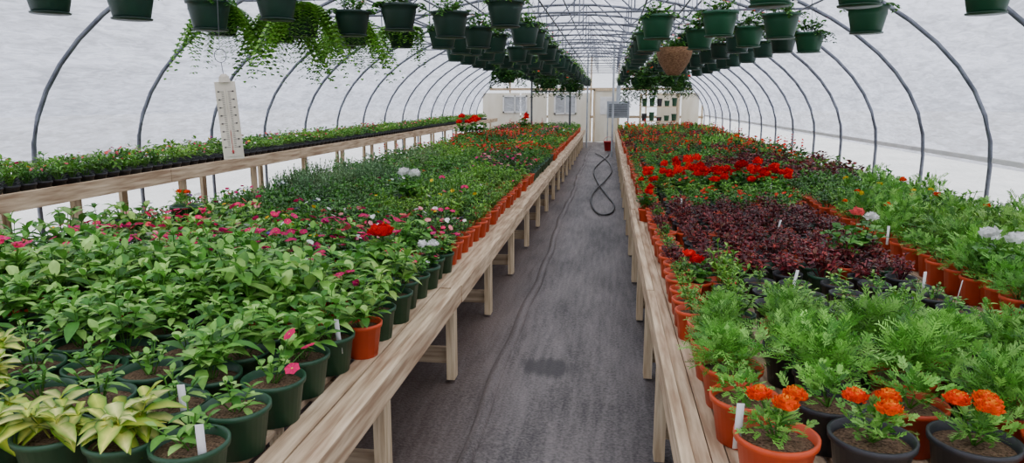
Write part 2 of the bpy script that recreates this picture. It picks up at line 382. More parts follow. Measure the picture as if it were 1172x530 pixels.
species('seedling', leafy, dict(H=.14, R=.1, stems=8, nodes=2, L=.065, W=.028, pal=G_BRIGHT, pairs=3, fl=1, flc=SALMON+PINK+WHITE, flr=.014), dict(stems=6, nodes=2, W=.038))
species('sparse', leafy, dict(H=.12, R=.09, stems=5, nodes=3, L=.055, W=.026, pal=G_LEAF, pairs=2), dict(stems=5, nodes=2, W=.035))
species('marigold', ferny, dict(H=.21, R=.15, n=130, pal=FERN), dict(n=40))
species('marigold_yellow', ferny, dict(H=.2, R=.15, n=110, pal=FERN, fl=1, flc=YELLOW+ORANGE, flr=.024), dict(n=36))
species('marigold_orange', ferny, dict(H=.18, R=.13, n=110, pal=FERN, fl=3, flc=ORANGE, flr=.028), dict(n=36, fl=1))
BIGMAR = mk(ferny, 6, 1, H=.23, R=.185, n=330, pal=FERN)
SMALLMAR = mk(ferny, 4, 1, H=.1, R=.1, n=70, pal=FERN)

beds = {}
def bed(name):
    if name not in beds: beds[name] = MB()
    return beds[name]
POTC = {}
def potpack(r, h, col, n, key):
    k = (round(r, 3), round(h, 3), key, n)
    if k not in POTC:
        m = MB(); pot(m, r, h, col, n); POTC[k] = m.pack()
    return POTC[k]
PC = {'t': TERRA, 'g': DKGREEN, 'b': BLACKP, 'd': TERRAD}
def put(bedname, sp, x, y, z=BZ, pr=.075, ph=.13, pc='g', sc=1., lod=None, tint=1.):
    det = (y < 8.5) if lod is None else lod
    P = SPEC[sp][0 if det else 1]
    b = bed(bedname)
    b.place(potpack(pr, ph, PC[pc], 14 if det else 8, pc), (x, y, z))
    patch = .5+.5*math.sin(x*2.3+1.7*math.sin(y*.9))*math.sin(y*1.7+x)
    t = (.66+.44*R_.rand()+.22*patch)*tint*(1.0 if sp != 'impatiens' else .95)
    b.place(P[R_.randint(5)], (x, y, z+ph*.82), R_.rand()*6.28, sc*(.8+.38*R_.rand()), np.array([t*(.85+.3*patch), t, t*(.9+.2*R_.rand())]), 0, .72+.5*R_.rand()+.15*patch)

# ---- left bench
LX0, LX1 = -3.65, -1.06
blockL = {}
names_far_L = ['vinca', 'vinca_bright', 'petunia_pink', 'vinca', 'pansy_white', 'vinca_bright', 'petunia_red', 'lavender', 'petunia_red', 'vinca', 'salvia_red']
def specL(x, y):
    if y < 3.3: return 'impatiens' if R_.rand() < .9 else 'impatiens_pink'
    if y < 4.6: return ['impatiens_pink', 'impatiens', 'impatiens_pink', 'pansy_white', 'petunia_pink'][R_.randint(5)] if x < -1.8 else ['petunia_pink', 'vinca', 'impatiens_pink'][R_.randint(3)]
    if y < 5.4: return 'pansy_white' if R_.rand() < .35 else ('vinca' if R_.rand() < .7 else 'petunia_pink')
    if y < 7.6:
        if x < -2.7: return 'lavender' if y > 6.6 else ('pansy_white' if R_.rand() < .4 else 'vinca')
        return ('vinca_bright' if x > -1.9 else 'vinca') if R_.rand() < .88 else 'pansy_white'
    if y < 10.5:
        if x < -2.5: return 'lavender' if R_.rand() < .6 else 'vinca'
        return 'vinca' if x < -1.8 else ('petunia_pink' if y > 9 else 'vinca_bright')
    k = (int((x+4)/.65), int(y/1.5))
    if k not in blockL: blockL[k] = names_far_L[R_.randint(len(names_far_L))]
    return blockL[k] if R_.rand() < .85 else 'vinca'
y = 2.82
while y < 26:
    sp = .235 if y < 3.6 else (.2 if y < 9 else .22)
    xs = np.arange(LX1, LX0, -sp)
    for i, x in enumerate(xs):
        s = specL(x, y)
        if i == 0:
            pc = 'g' if y < 4.5 else ('t' if y < 9.5 else ('g' if y < 13 else 't'))
            if 2.7 < y < 3.0: pc = 't'
        else: pc = 'gbgt'[R_.randint(4)]
        put('potted_bedding_plants' if not s.startswith('imp') else 'potted_impatiens', s, x+R_.randn()*.012, y+R_.randn()*.015,
            pr=.09 if y < 3.6 else .078, ph=.15 if y < 3.6 else .13, pc=pc, sc=1. if i else .82)
    y += sp
# ---- right bench
RX0, RX1 = .425, 3.2
blockR = {}
names_far_R = ['petunia_red', 'coleus_maroon', 'vinca', 'petunia_red', 'marigold', 'salvia_red', 'petunia_red', 'vinca', 'coleus_maroon', 'marigold_orange', 'salvia_red']
def specR(x, y):
    if x > 1.9:
        if y < 3.45: return 'sparse'
        if y < 5.6: return 'marigold' if R_.rand() < .6 else 'vinca_bright'
        if y < 7.6: return ['marigold_yellow', 'marigold', 'vinca_bright', 'vinca'][R_.randint(4)]
        if y < 8.6: return 'vinca'
    if y < 4.0: return 'sparse' if x > .75 and R_.rand() < .88 else 'vinca_bright'
    if y < 6.3: return 'coleus_maroon' if x > .6 or R_.rand() < .6 else 'vinca'
    if y < 7.0: return 'petunia_red' if R_.rand() < .4 else ('coleus_maroon' if x > 1 and R_.rand() < .6 else 'vinca')
    if y < 7.5: return 'vinca_bright' if R_.rand() < .7 else 'petunia_red'
    if y < 8.4: return 'geranium' if R_.rand() < (.8 if x < 2.0 else .3) else 'vinca'
    if y < 11.2: return 'coleus_maroon' if x > .9 and R_.rand() < .8 else 'vinca'
    k = (int((x+4)/.65), int(y/1.3))
    if k not in blockR: blockR[k] = names_far_R[R_.randint(len(names_far_R))]
    return blockR[k] if R_.rand() < .75 else names_far_R[R_.randint(len(names_far_R))]
y = 3.02
while y < 26:
    sp = .2 if y < 9 else .22
    xs = np.arange(RX0, RX1, sp)
    for i, x in enumerate(xs):
        if 3.4 < y < 7.0 and 1.66 < x < 1.96: continue
        if y < 3.2 and x < .95: continue
        s = specR(x, y)
        edge2 = 1.96 < x < 2.17 and y > 3.4
        pc = 't' if (i == 0 or edge2) else 'bbgt'[R_.randint(4)]
        if s == 'sparse' and i: pc = 'b'
        nm = 'potted_marigold_bed' if s.startswith('mari') else ('potted_coleus_bed' if s.startswith('col') else 'potted_bedding_plants_and_geraniums')
        put(nm, s, x+R_.randn()*.012, y+R_.randn()*.015, pr=.082, ph=.15 if edge2 else .14, pc=pc, sc=(.78 if i == 0 else 1.)*(.85 if (x < 1.9 or edge2) else 1.05)*(.8 if s == 'sparse' else 1), tint=.85 if (x > 1.9 and y > 4.5) else 1.)
    y += sp

# ---- side bench seedlings (left)
for y in np.arange(4.6, 26, .16):
    for x in np.arange(-5.13, -4.45, .15):
        s = 'seedling' if R_.rand() < .6 else ['sparse', 'petunia_pink', 'pansy_white', 'vinca'][R_.randint(4)]
        put('potted_seedlings', s, x, y, z=.95, pr=.068, ph=.06, pc='b', sc=1.05 if s in ('seedling', 'sparse') else .75, lod=y < 7)

# ---- individual foreground pots
def hero(name, x, y, r, h, pc, P=None, sc=1., extra=None, tag=None, z=BZ, tint=1.0, lean=0):
    m = MB(); pot(m, r, h, PC[pc], 32)
    if P is not None: m.place(P, (0, 0, h*.84), R_.rand()*6.28, sc, tint, lean)
    if extra: extra(m, h)
    if tag is not None:
        a, tx, ty = tag
        t = MB(); box(t, -.011, .011, -.001, .001, 0, .15, TAG, lin((238, 238, 236)))
        m.place(t.pack(), (tx, ty, h*.6), a, 1, None, .12)
    return m.obj(name, PLANT_MATS, (x, y, z))
S = lambda n: SPEC[n][0][R_.randint(5)]
def marg_fl(k, hh=.17):
    def f(m, h):
        rs = np.random.RandomState(k)
        for i in range(3):
            a = i*2.1+rs.rand(); p = np.array([.055*math.cos(a), .05*math.sin(a), h+hh+rs.rand()*.04])
            stem(m, (0, 0, h*.85), p, .003, G_MID[0]); pom(m, rs, p, .031, ORANGE[i % 2], 150, .62, .34)
            pom(m, rs, p+np.array([0, 0, .012]), .018, lin((255, 140, 20)), 30, .75, .45)
            for q in range(14):
                aa = rs.rand()*6.28; leaf(m, p*[.6, .6, 1]-np.array([0, 0, .03+.08*rs.rand()]), (math.cos(aa), math.sin(aa), .5), .055, .011, pick(rs, FERN), .2, .2, 1)
    return f
for i, (x, y, pc) in enumerate([(.50, 1.95, 't'), (.77, 1.98, 'b'), (1.05, 2.0, 'b'), (1.32, 2.03, 't')]):
    hero('potted_marigold', x, y, .118, .16, pc, SMALLMAR[i], 1.0, marg_fl(50+i, .10) if i < 3 else None, tag=(.1, -.105, .02) if i == 0 else None)
for j, yy in enumerate((2.24, 2.50, 2.75, 3.0)):
    for i, x in enumerate(np.arange(.47, 2.6, .262)):
        if j == 3 and .9 < x: continue
        pc = 't' if i == 0 else 'btdb'[R_.randint(4)]
        small = (j == 0 and R_.rand() < .8) or (j == 1 and R_.rand() < .15)
        hero('potted_marigold', x+R_.randn()*.01+(0.05 if j % 2 and i else 0), yy+R_.randn()*.012, .112, .155, pc, SMALLMAR[i % 4] if small else BIGMAR[R_.randint(6)],
             (1.15 if small else .76+.2*R_.rand())*(1 if i else .8), tint=.8+.35*R_.rand())
lf = []
for j, yy in enumerate((1.70, 1.94, 2.17, 2.39, 2.61)):
    for i, x in enumerate(np.arange(-1.13, -3.0, -.235)):
        if j == 0 and i > 4: continue
        if j >= 4: sp = 'impatiens'
        elif j == 3: sp = ['impatiens', 'impatiens', 'sparse', 'impatiens', 'impatiens', 'sparse', 'impatiens', 'impatiens'][i]
        elif j == 2: sp = ['sparse', 'impatiens', 'sparse', 'sparse', 'sparse', 'coleus_lime', 'impatiens', 'impatiens'][i]
        elif j == 1: sp = ['sparse', 'sparse', 'sparse', 'sparse', 'coleus_lime', 'sparse', 'coleus_lime', 'impatiens'][i]
        else: sp = ['sparse', 'coleus_lime', 'coleus_lime', 'coleus_lime', 'coleus_lime'][i]
        lf.append((x+R_.randn()*.01, yy+R_.randn()*.01, 'g', sp, {'impatiens': .78, 'sparse': 1.0, 'coleus_lime': .85}[sp]*(.9+.2*R_.rand()), i, j))
nmap = {'impatiens': 'potted_impatiens_plant', 'sparse': 'potted_young_impatiens', 'coleus_lime': 'potted_lime_coleus'}
for (x, y, pc, sp, sc, i, j) in lf:
    ex = None
    if i == 0 and j == 2:
        def ex(m, h):
            rs = np.random.RandomState(3)
            for q in ((.11, .05, .10), (.1, -.06, .06), (.03, .08, .13)):
                stem(m, (0, 0, h*.8), (q[0], q[1], h+q[2]), .002, G_MID[0]); flower(m, rs, (q[0], q[1], h+q[2]), .028, PINK[0], 6)
    hero(nmap[sp], x, y, .108, .155, pc, S(sp), sc, ex, tag=(R_.randn()*.5, .07, -.05) if (i, j) in ((0, 0), (1, 1), (0, 4)) else None)
# accents
hero('potted_red_geranium', -1.25, 3.70, .08, .16, 'g', S('geranium'), .95)
hero('potted_red_geranium', .5, 3.78, .08, .14, 't', S('geranium'), .6)
hero('potted_red_geranium', .36, 6.5, .07, .12, 't', S('geranium'), .75)
hero('potted_white_geranium', -1.82, 6.3, .09, .18, 'g', S('geranium_white'), 1.15)
hero('potted_white_geranium', -1.05, 3.95, .08, .13, 'g', S('geranium_white'), .6)
for x, y in ((1.45, 4.45), (1.62, 4.6)): hero('potted_pink_geranium', x, y, .08, .16, 'b', S('geranium_salmon'), 1)
for x, y in ((2.08, 3.95), (2.15, 3.45)): hero('potted_white_geranium', x, y, .08, .17, 't', S('geranium_white'), 1)
hero('potted_orange_marigold', -3.0, 4.62, .11, .16, 'g', S('marigold_orange'), .7, z=BZ+.2)
m = MB(); pot(m, .1, .2, DKGREEN, 20, soil=False); m.obj('upturned_pot', PLANT_MATS, (-3.0, 4.62, BZ))
for i, (x, y) in enumerate(((-3.55, 17), (-3.2, 17.4), (-3.5, 17.8), (-2.5, 21))):
    hero('potted_red_geranium', x, y, .14, .3, 't', SPEC['geranium'][0][i], 1.5)
for nm, mb in beds.items(): mb.obj(nm, PLANT_MATS)
m = MB()
for i in range(26):
    left = R_.rand() < .5
    x = R_.uniform(-3.5, -1.15) if left else R_.uniform(.6, 3.1); y = 3.2+R_.rand()*9
    t = MB(); box(t, -.008, .008, -.001, .001, 0, .13, 0, lin((240, 240, 238)))
    m.place(t.pack(), (x, y, BZ+.10+.05*R_.rand()), R_.randn()*.5, 1, None, R_.randn()*.3)
m.obj('plant_labels', [M_TAG])

# ------------------------------------------------------------------ benches
def bench(name, x0, x1, edge, y0, y1, zt, legs_x, leg_ys, inner, pw):
    m = MB()
    ex = x1 if edge > 0 else x0; s = -edge
    def bx(a, b, *r): box(m, min(a, b), max(a, b), *r)
    yy = y0
    while yy < y1:
        ye = min(yy+3.05, y1)
        j = R_.randn(4)*.004; k = R_.randn()*.003
        bx(ex+k, ex+k+s*.04, yy, ye-.006, zt-.085, zt+.028+j[0], 0)
        bx(ex+s*.046, ex+s*(.046+pw), yy, ye-.006, zt-.036, zt+j[1], 0)
        bx(ex+s*(.052+pw), ex+s*(.05+2*pw), yy, ye-.006, zt-.036, zt+j[2], 0)
        oe = x0 if edge > 0 else x1
        bx(oe, oe-s*.04, yy, ye-.006, zt-.085, zt+.03, 0)
        yy = ye
    g = .056+2*pw
    a, b = (x0+.04, x1-g) if edge > 0 else (x0+g, x1-.04)
    for q in np.arange(a, b-.085, .105): box(m, q, q+.085, y0, y1, zt-.03, zt-.004, 0)
    for ly in leg_ys:
        box(m, x0+.05, x1-.05, ly-.02, ly+.02, zt-.13, zt-.037, 1)
        for lx in legs_x:
            box(m, lx-.024, lx+.024, ly-.045, ly+.045, 0, zt-.086, 2)
        l = legs_x[inner]
        l2 = l+s*.5
        beam(m, (l, ly+.06, .12), (l2, ly+.06, .12), .03, .1, 1)
        beam(m, (l2, ly+.06, .10), (l2, ly+.06, zt-.1), .04, .06, 2)
    return m.obj(name, [M_WOODX, M_WOODT, M_WOODV], smooth=False)
lys = [1.3+1.31*i for i in range(19)]
bench('plant_bench', -3.75, -.84, 1, .9, 26.2, BZ, (-.90, -2.3, -3.65), lys, 0, .085)
rys = [1.85, 3.1]+[4.1+1.15*i for i in range(19)]
bench('plant_bench', .245, 3.3, -1, .9, 26.2, BZ, (.272, 1.7, 3.2), rys, 0, .05)
m = MB()
for i in range(8):
    a, b = 3.5+i*3.05, 3.5+(i+1)*3.05-.01
    box(m, -4.42, -4.38, a, b, .83, .965+R_.randn()*.004, 0); box(m, -5.24, -5.2, a, b, .86, .96, 0)
    for q in np.arange(-5.18, -4.45, .125): box(m, q, q+.1, a, b, .925, .949, 0)
for ly in np.arange(3.8, 27.5, 1.52):
    box(m, -5.2, -4.42, ly-.02, ly+.02, .83, .923, 1)
    for lx in (-4.46, -5.16): box(m, lx-.02, lx+.02, ly-.045, ly+.045, 0, .9, 2)
m.obj('side_plant_bench', [M_WOODX, M_WOODT, M_WOODV], smooth=False)

# ------------------------------------------------------------------ room shell
CX, HW, Z0, HH = -.825, 4.6, 1.0, 2.42
Y0, Y1 = -3.0, 29.0
def arch(off=0, n=28, low=0.0):
    P = [(CX-HW-off, low)] if low < Z0 else []
    for i in range(n+1):
        t = math.pi*(1-i/n); P.append((CX+(HW+off)*math.cos(t), Z0+(HH+off)*math.sin(t)))
    if low < Z0: P.append((CX+HW+off, low))
    return P
def sheet(name, prof, ys, mat, smooth=True):
    V = [(x, yy, z) for yy in ys for x, z in prof]; k = len(prof)
    Q = [(i*k+j, i*k+j+1, (i+1)*k+j+1, (i+1)*k+j) for i in range(len(ys)-1) for j in range(k-1)]
    m = MB(); m.add(V, Q); return m.obj(name, [mat], smooth=smooth)
ys = np.linspace(Y0, Y1, 43)
sheet('ceiling', [(x, z) for x, z in arch(.03, 36, 1.0)], ys, M_FILM)
sheet('wall_left', [(CX-HW-.03, 0), (CX-HW-.05, .5), (CX-HW-.03, 1.0)], ys, M_FILM2)
sheet('wall_right', [(CX+HW+.03, 0), (CX+HW+.05, .5), (CX+HW+.03, 1.0)], ys, M_FILM2)
m = MB()
for x in (CX-HW+.0, CX+HW-.0):
    box(m, x-.02, x+.02, Y0, Y1, 1.04, 1.09, 0)
m.obj('trim_1', [M_WHITE], smooth=False)
m = MB()
for x in (CX-HW, CX+HW): box(m, x-.03, x+.03, Y0, Y1, 0, .22, 0)
m.obj('trim_2', [M_WOODX], smooth=False)
# floor
nx, ny = 92, 320
gx = np.linspace(CX-HW-.05, CX+HW+.05, nx); gy = np.linspace(Y0, Y1, ny)
GX, GY = np.meshgrid(gx, gy)
GZ = .004*np.sin(GX*7+np.sin(GY*1.3)*1.2)+.003*np.sin(GY*5+GX*3)
for sx, amp in ((-.62, .012), (-.50, .006), (.12, .008)):
    GZ += amp*np.exp(-((GX-sx-.03*np.sin(GY*.9))/.05)**2)
GZ -= .02
V = np.stack([GX, GY, GZ], -1).reshape(-1, 3)
Q = [(j*nx+i, j*nx+i+1, (j+1)*nx+i+1, (j+1)*nx+i) for j in range(ny-1) for i in range(nx-1)]
m = MB(); m.add(V, Q); m.obj('floor', [M_FLOOR])
m = MB(); yy = np.linspace(1.0, 27, 200)
V = []; 
for q in yy:
    w = .02*math.sin(q*1.1)+.01*math.sin(q*4.3)
    V += [(-.66+w, q, -.006), (-.635+w, q, .018), (-.60+w, q, .014), (-.585+w*.8, q, -.01)]
Q = [(i*4+j, i*4+j+1, i*4+j+5, i*4+j+4) for i in range(199) for j in range(3)]
m.add(V, Q); m.obj('ground_cover_seam', [M_FLOOR])
m = MB(); m.add([(-60, -40, -.06), (60, -40, -.06), (60, 120, -.06), (-60, 120, -.06)], [(0, 1, 2, 3)]); m.obj('outside_ground', [M_OUT])

# hoops and trusses
m = MB()
hy = [7.5+1.52*i for i in range(-7, 15)]
for q in hy:
    tube(m, [(x, q, z) for x, z in arch(-.02, 30, 0)], .022, 8)
    zt = 2.72; hw = HW*math.sqrt(1-((zt-Z0)/HH)**2)
    tube(m, [(CX-hw, q, zt), (CX+hw, q, zt)], .014, 6)
    k = 8; xs = np.linspace(CX-hw*.8, CX+hw*.8, k)
    top = lambda x: Z0+(HH-.02)*math.sqrt(1-((x-CX)/(HW-.02))**2)
    for i in range(k):
        tube(m, [(xs[i], q, zt), (xs[i], q, top(xs[i]))], .009, 4)
        if i < k-1: tube(m, [(xs[i], q, zt), (xs[i+1], q, top(xs[i+1]))] if i % 2 else [(xs[i], q, top(xs[i])), (xs[i+1], q, zt)], .009, 4)
for t in (90, 62, 118):
    a = math.radians(t); x = CX+(HW-.06)*math.cos(a); z = Z0+(HH-.06)*math.sin(a)
    tube(m, [(x, Y0, z), (x, Y1, z)], .015, 6)
ROWS = (-3.3, -2.55, -1.95, -1.53, -1.16, -.76, .37, .82, 1.28, 1.77, 2.2)
for x in ROWS: tube(m, [(x, Y0, 2.69), (x, Y1, 2.69)], .011, 6)
m.obj('greenhouse_frame', [M_PIPE])

# ------------------------------------------------------------------ hanging baskets
def strands(mb, rs, r, n, length, pal, z0, det=0, ls=1.):
    for i in range(n):
        a = rs.rand()*6.28; p = np.array([r*math.cos(a), r*math.sin(a), z0])
        d = np.array([math.cos(a), math.sin(a), .25])*.02
        L = length*(.4+.7*rs.rand()); k = int(L/.022)
        for j in range(k):
            p = p+d*.7; d = d*.82+np.array([rs.randn()*.003, rs.randn()*.003, -.0055])
            for _ in range(2 if det else 1):
                aa = rs.rand()*6.28
                leaf(mb, p, (math.cos(aa), math.sin(aa), -.1), .042*ls, .024*ls, pick(rs, pal), .3, .2, 0)
def basket_pack(rs, kind, det, gc=None):
    mb = MB(); r = .135; h = .17; n = 24 if det else 10
    if gc is None: gc = lin((28, 56, 46))*(.7+.5*rs.rand())
    lathe(mb, [(r*.70, 0), (r*.74, .004), (r*.90, h*.62), (r*.93, h*.66), (r*.93, h-.022), (r*1.03, h-.02), (r*1.05, h), (r*.95, h), (r*.9, h*.8)], n, POT, gc, caps=(True, False))
    lathe(mb, [(r*.93, h*.88), (r*.4, h*.9)], n, SOIL, SOILC, caps=(False, True))
    lathe(mb, [(r*.8, -.012), (r*.82, -.004)], n, POT, gc*.8, caps=(True, True))
    for i in range(3):
        a = i*2.094+.4
        tube(mb, [(r*math.cos(a), r*math.sin(a), h-.01), (0, 0, .44)], .0022, 3, POT, lin((60, 70, 66)))
    tube(mb, [(0, 0, .44), (0, 0, .5), (.012, 0, .53), (0, 0, .545)], .003, 3, POT, lin((60, 70, 66)))
    if kind == 'trail':
        mb.place(leafy(rs, H=.12, R=.15, stems=12, nodes=3, L=.06, W=.03, pal=G_BRIGHT, det=det, pairs=3).pack(), (0, 0, h*.88))
        strands(mb, rs, r*.9, 44 if det else 12, .5 if det else .3, G_BRIGHT, h+.01, det)
    elif kind == 'fern':
        for i in range(130):
            a = rs.rand()*6.28; el = 1.0*rs.rand(); L = .36*(.6+.5*rs.rand()); p = np.array([0, 0, h]); d = np.array([math.cos(a)*math.cos(el), math.sin(a)*math.cos(el), math.sin(el)+.1]); c = pick(rs, G_BRIGHT, .35)
            for j in range(18):
                p = p+d*L/16; d = d+np.array([0, 0, -.16]); s = np.array([-math.sin(a), math.cos(a), 0])
                for sg in (-1, 1): leaf(mb, p, s*sg+d*.2, .055*(1-.03*j), .026, c, .2, .1, 0)
    elif kind == 'full':
        mb.place(leafy(rs, H=.15, R=.17, stems=14, nodes=3, L=.065, W=.034, pal=G_DARK+G_MID, det=det, pairs=3, fl=4, flc=WHITE+PINK+DULLRED, flr=.02).pack(), (0, 0, h*.88))
        strands(mb, rs, r*.9, 18 if det else 8, .22, G_DARK, h+.01, det)
    else:
        mb.place(leafy(rs, H=.12, R=.145, stems=12, nodes=3, L=.05, W=.028, pal=G_MID, det=det, pairs=3, fl=4, flc=SALMON+WHITE, flr=.018).pack(), (0, 0, h*.88))
        strands(mb, rs, r*.92, 10 if det else 3, .16, G_MID, h+.01, det)
    return mb
near = [(-3.3, 3.91, 'small'), (-2.72, 3.83, 'small'), (-2.55, 4.35, 'small'), (-2.12, 4.41, 'small'), (-2.3, 5.2, 'fern'), (-1.95, 5.31, 'small'), (-1.53, 5.13, 'small'), (-1.16, 5.17, 'small'),
        (-.76, 5.2, 'small'), (-.76, 6.4, 'small'), (-1.16, 6.3, 'small'), (-2.2, 6.0, 'fern'), (-2.62, 5.5, 'fern'), (-1.53, 6.5, 'small'), (-1.95, 6.6, 'trail'), (-2.5, 6.6, 'trail'), (-2.95, 5.2, 'fern'),
        (-.76, 7.1, 'small'), (-1.16, 7.2, 'full'), (-1.53, 7.3, 'small'),
        (.37, 5.9, 'small'), (.37, 7.1, 'small'), (.82, 5.68, 'small'), (.82, 6.9, 'full'), (1.28, 5.74, 'small'), (.83, 4.0, 'small'), (1.77, 5.35, 'small'), (1.29, 4.04, 'small'),
        (1.85, 7.1, 'full'), (1.28, 7.0, 'full'), (2.2, 4.65, 'small')]
for i, (x, y, k) in enumerate(near):
    b = basket_pack(np.random.RandomState(100+i), k, 1, lin((22, 72, 46))*(.8+.3*R_.rand()) if x > 0 else None)
    b.obj('hanging_basket', PLANT_MATS, (x, y, 2.145+.02*R_.randn()))
fb = [basket_pack(np.random.RandomState(200+i), ('small', 'full', 'small', 'small', 'trail', 'small')[i % 6], 0).pack() for i in range(12)]
fm = MB()
for x in (-1.95, -1.53, -1.16, -.76, .37, .82, 1.28, 1.77):
    for q in np.arange(7.8, 25, .95):
        if x == .37 and q > 11 and R_.rand() < .5: continue
        if R_.rand() < .1: continue
        fm.place(fb[R_.randint(12)], (x+R_.randn()*.02, q+R_.randn()*.15, 2.145), R_.rand()*6, 1)
fm.obj('hanging_basket_rows', PLANT_MATS)
for i, (x, y, z, L) in enumerate(((.55, 12.5, 1.84, .6), (1.1, 13.6, 1.9, .5), (-1.3, 15, 1.9, .5), (-.9, 17.5, 1.85, .5), (1.5, 16, 1.85, .5), (-1.75, 12.2, 1.95, .4))):
    rs = np.random.RandomState(300+i); b = MB()
    lathe(b, [(.12, 0), (.18, .15), (.19, .2), (.17, .2)], 16, POT, DKGREEN, caps=(True, False))
    b.place(leafy(rs, H=.25, R=.32, stems=22, nodes=3, L=.1, W=.05, pal=G_DARK, det=0, pairs=3, fl=6, flc=DULLRED, flr=.03).pack(), (0, 0, .15))
    strands(b, rs, .18, 46, L, G_DARK, .2, 0, 1.7)
    for k in range(3): tube(b, [(.18*math.cos(k*2.09), .18*math.sin(k*2.09), .19), (0, 0, 2.69-z)], .003, 3, POT, lin((60, 66, 64)))
    b.obj('large_hanging_basket', PLANT_MATS, (x, y, z))
m = MB(); rs = np.random.RandomState(5)
lathe(m, [(.06, -.15), (.10, -.10), (.15, -.02), (.175, .06), (.18, .12), (.165, .12), (.15, .08)], 24, 5, (.3, .2, .1), caps=(True, False))
m.place(leafy(rs, H=.14, R=.16, stems=12, nodes=3, L=.06, W=.03, pal=G_MID, pairs=3, fl=4, flc=SALMON).pack(), (0, 0, .08))
for i in range(3):
    a = i*2.094; tube(m, [(.17*math.cos(a), .17*math.sin(a), .12), (0, 0, .62)], .003, 3, 2, lin((70, 70, 70)))
m.obj('coco_hanging_basket', PLANT_MATS+[M_COCO], (.64, 7.4, 2.05))

# ------------------------------------------------------------------ thermometer
M_DARKINK = ramp_mat('thermometer_ink', (70, 66, 64), (90, 84, 80), bump=0)
M_TCASE = ramp_mat('thermometer_case', (200, 190, 172), (220, 210, 192), (1, 1, 1), 6, 3, .6, 0, .02)
M_REDL = ramp_mat('red_spirit', (170, 60, 60), (180, 70, 70), bump=0)
m = MB()
box(m, -.052, .052, -.008, .012, -.215, .20, 0)
box(m, -.042, .042, -.012, -.007, -.2, .17, 0)
lathe(m, [(.03, .196), (.026, .225), (.012, .24)], 12, 0, caps=(True, True))
for k in range(36):
    z = -.15+k*.0085; w = .022 if k % 5 == 0 else .012
    for sg in (-1, 1):
        a, b = sorted((sg*.01, sg*(.01+w))); box(m, a, b, -.0135, -.012, z-.001, z+.001, 1)
    if k % 5 == 0:
        for sg in (-1, 1): box(m, sg*.036-.005, sg*.036+.005, -.0135, -.012, z-.004, z+.004, 1)
tube(m, [(0, -.014, -.17), (0, -.014, .16)], .002, 6, 0)
tube(m, [(0, -.016, -.17), (0, -.016, -.06)], .0015, 6, 2)
lathe(m, [(.003, -.185), (.006, -.178), (.006, -.17), (.002, -.165)], 8, 2, cy=-.016, caps=(True, True))
tube(m, [(0, 0, .22), (-.004, 0, .30)], .002, 4, 3)
tube(m, [(.03*math.cos(t)-.004, 0, .335+.035*math.sin(t)) for t in np.linspace(0, 6.28, 13)], .002, 4, 3)
tube(m, [(-.004, 0, .37), (.06, 0, 1.14)], .0015, 4, 3)
o = m.obj('hanging_thermometer', [M_TCASE, M_DARKINK, M_REDL, M_WIRE], (-2.04, 3.6, 1.55), smooth=False)
o.rotation_euler = (0, math.radians(-3), math.radians(25))

# ------------------------------------------------------------------ end walls
def endwall(name, y, mat):
    P = arch(.03, 28, 0); m = MB()
    k = len(P); V = [(x, y, z) for x, z in P]+[(x, y, 0) for x, z in P]
    m.add(V, [(i, i+1, k+i+1, k+i) for i in range(1, k-2)]); return m.obj(name, [mat], smooth=False)
endwall('wall_back', Y1+.04, M_FILM2); endwall('wall_front', Y0-.02, M_FILM)
m = MB()
for x in np.arange(CX-HW+.3, CX+HW, 1.1):
    zt = Z0+HH*math.sqrt(max(0, 1-((x-CX)/HW)**2)); box(m, x-.03, x+.03, Y1-.1, Y1-.02, 0, zt-.03, 0)
for z in (1.0, 2.1): 
    hw = HW*math.sqrt(1-((z-Z0)/HH)**2) if z > Z0 else HW
    box(m, CX-hw+.05, CX+hw-.05, Y1-.14, Y1-.1, z-.05, z+.05, 1)
m.obj('trim_3', [M_WOODV, M_WOODT], smooth=False)
m = MB()
for a, b in ((CX-HW+.3, -3.6), (-3.55, -2.5), (-2.45, -.75), (1.9, 2.8), (2.85, CX+HW-.25)): box(m, a, b, Y1-.2, Y1-.16, 0, 1.95, 0)
m.obj('end_wall_panels', [M_CREAM], smooth=False)
def window(i, x0, x1, z0, z1):
    m = MB(); y = Y1-.24
    for a, b, c, d in ((x0, x1, z0, z0+.06), (x0, x1, z1-.06, z1), (x0, x0+.06, z0, z1), (x1-.06, x1, z0, z1), ((x0+x1)/2-.02, (x0+x1)/2+.02, z0, z1)):
        box(m, a, b, y-.02, y+.02, c, d, 0)
    box(m, x0+.05, x1-.05, y+.02, y+.03, z0+.05, z1-.05, 1)
    m.obj('window_%d' % i, [M_WHITE, M_FILM2], smooth=False)
window(1, -4.3, -3.3, 1.15, 1.85); window(2, -2.2, -1.3, 1.1, 1.9)
m = MB(); box(m, -.55, .35, Y1-.22, Y1-.17, 0, 2.03, 0); box(m, -.35, .15, Y1-.24, Y1-.215, 1.1, 1.8, 1)
for a, b in ((-.63, -.55), (.35, .43)): box(m, a, b, Y1-.26, Y1-.16, 0, 2.1, 2)
box(m, -.63, .43, Y1-.26, Y1-.16, 2.03, 2.11, 2); box(m, .22, .28, Y1-.29, Y1-.22, .98, 1.04, 3)
m.obj('door_1', [M_CREAM, M_WHITE, M_WOODV, M_WIRE], smooth=False)
m = MB()
for x in (1.2, 2.6):
    for y in (27.4, 27.8): box(m, x-.03, x+.03, y-.03, y+.03, 0, 1.9, 0)
for z in (.3, .85, 1.4, 1.85): box(m, 1.17, 2.63, 27.38, 27.82, z, z+.03, 0)
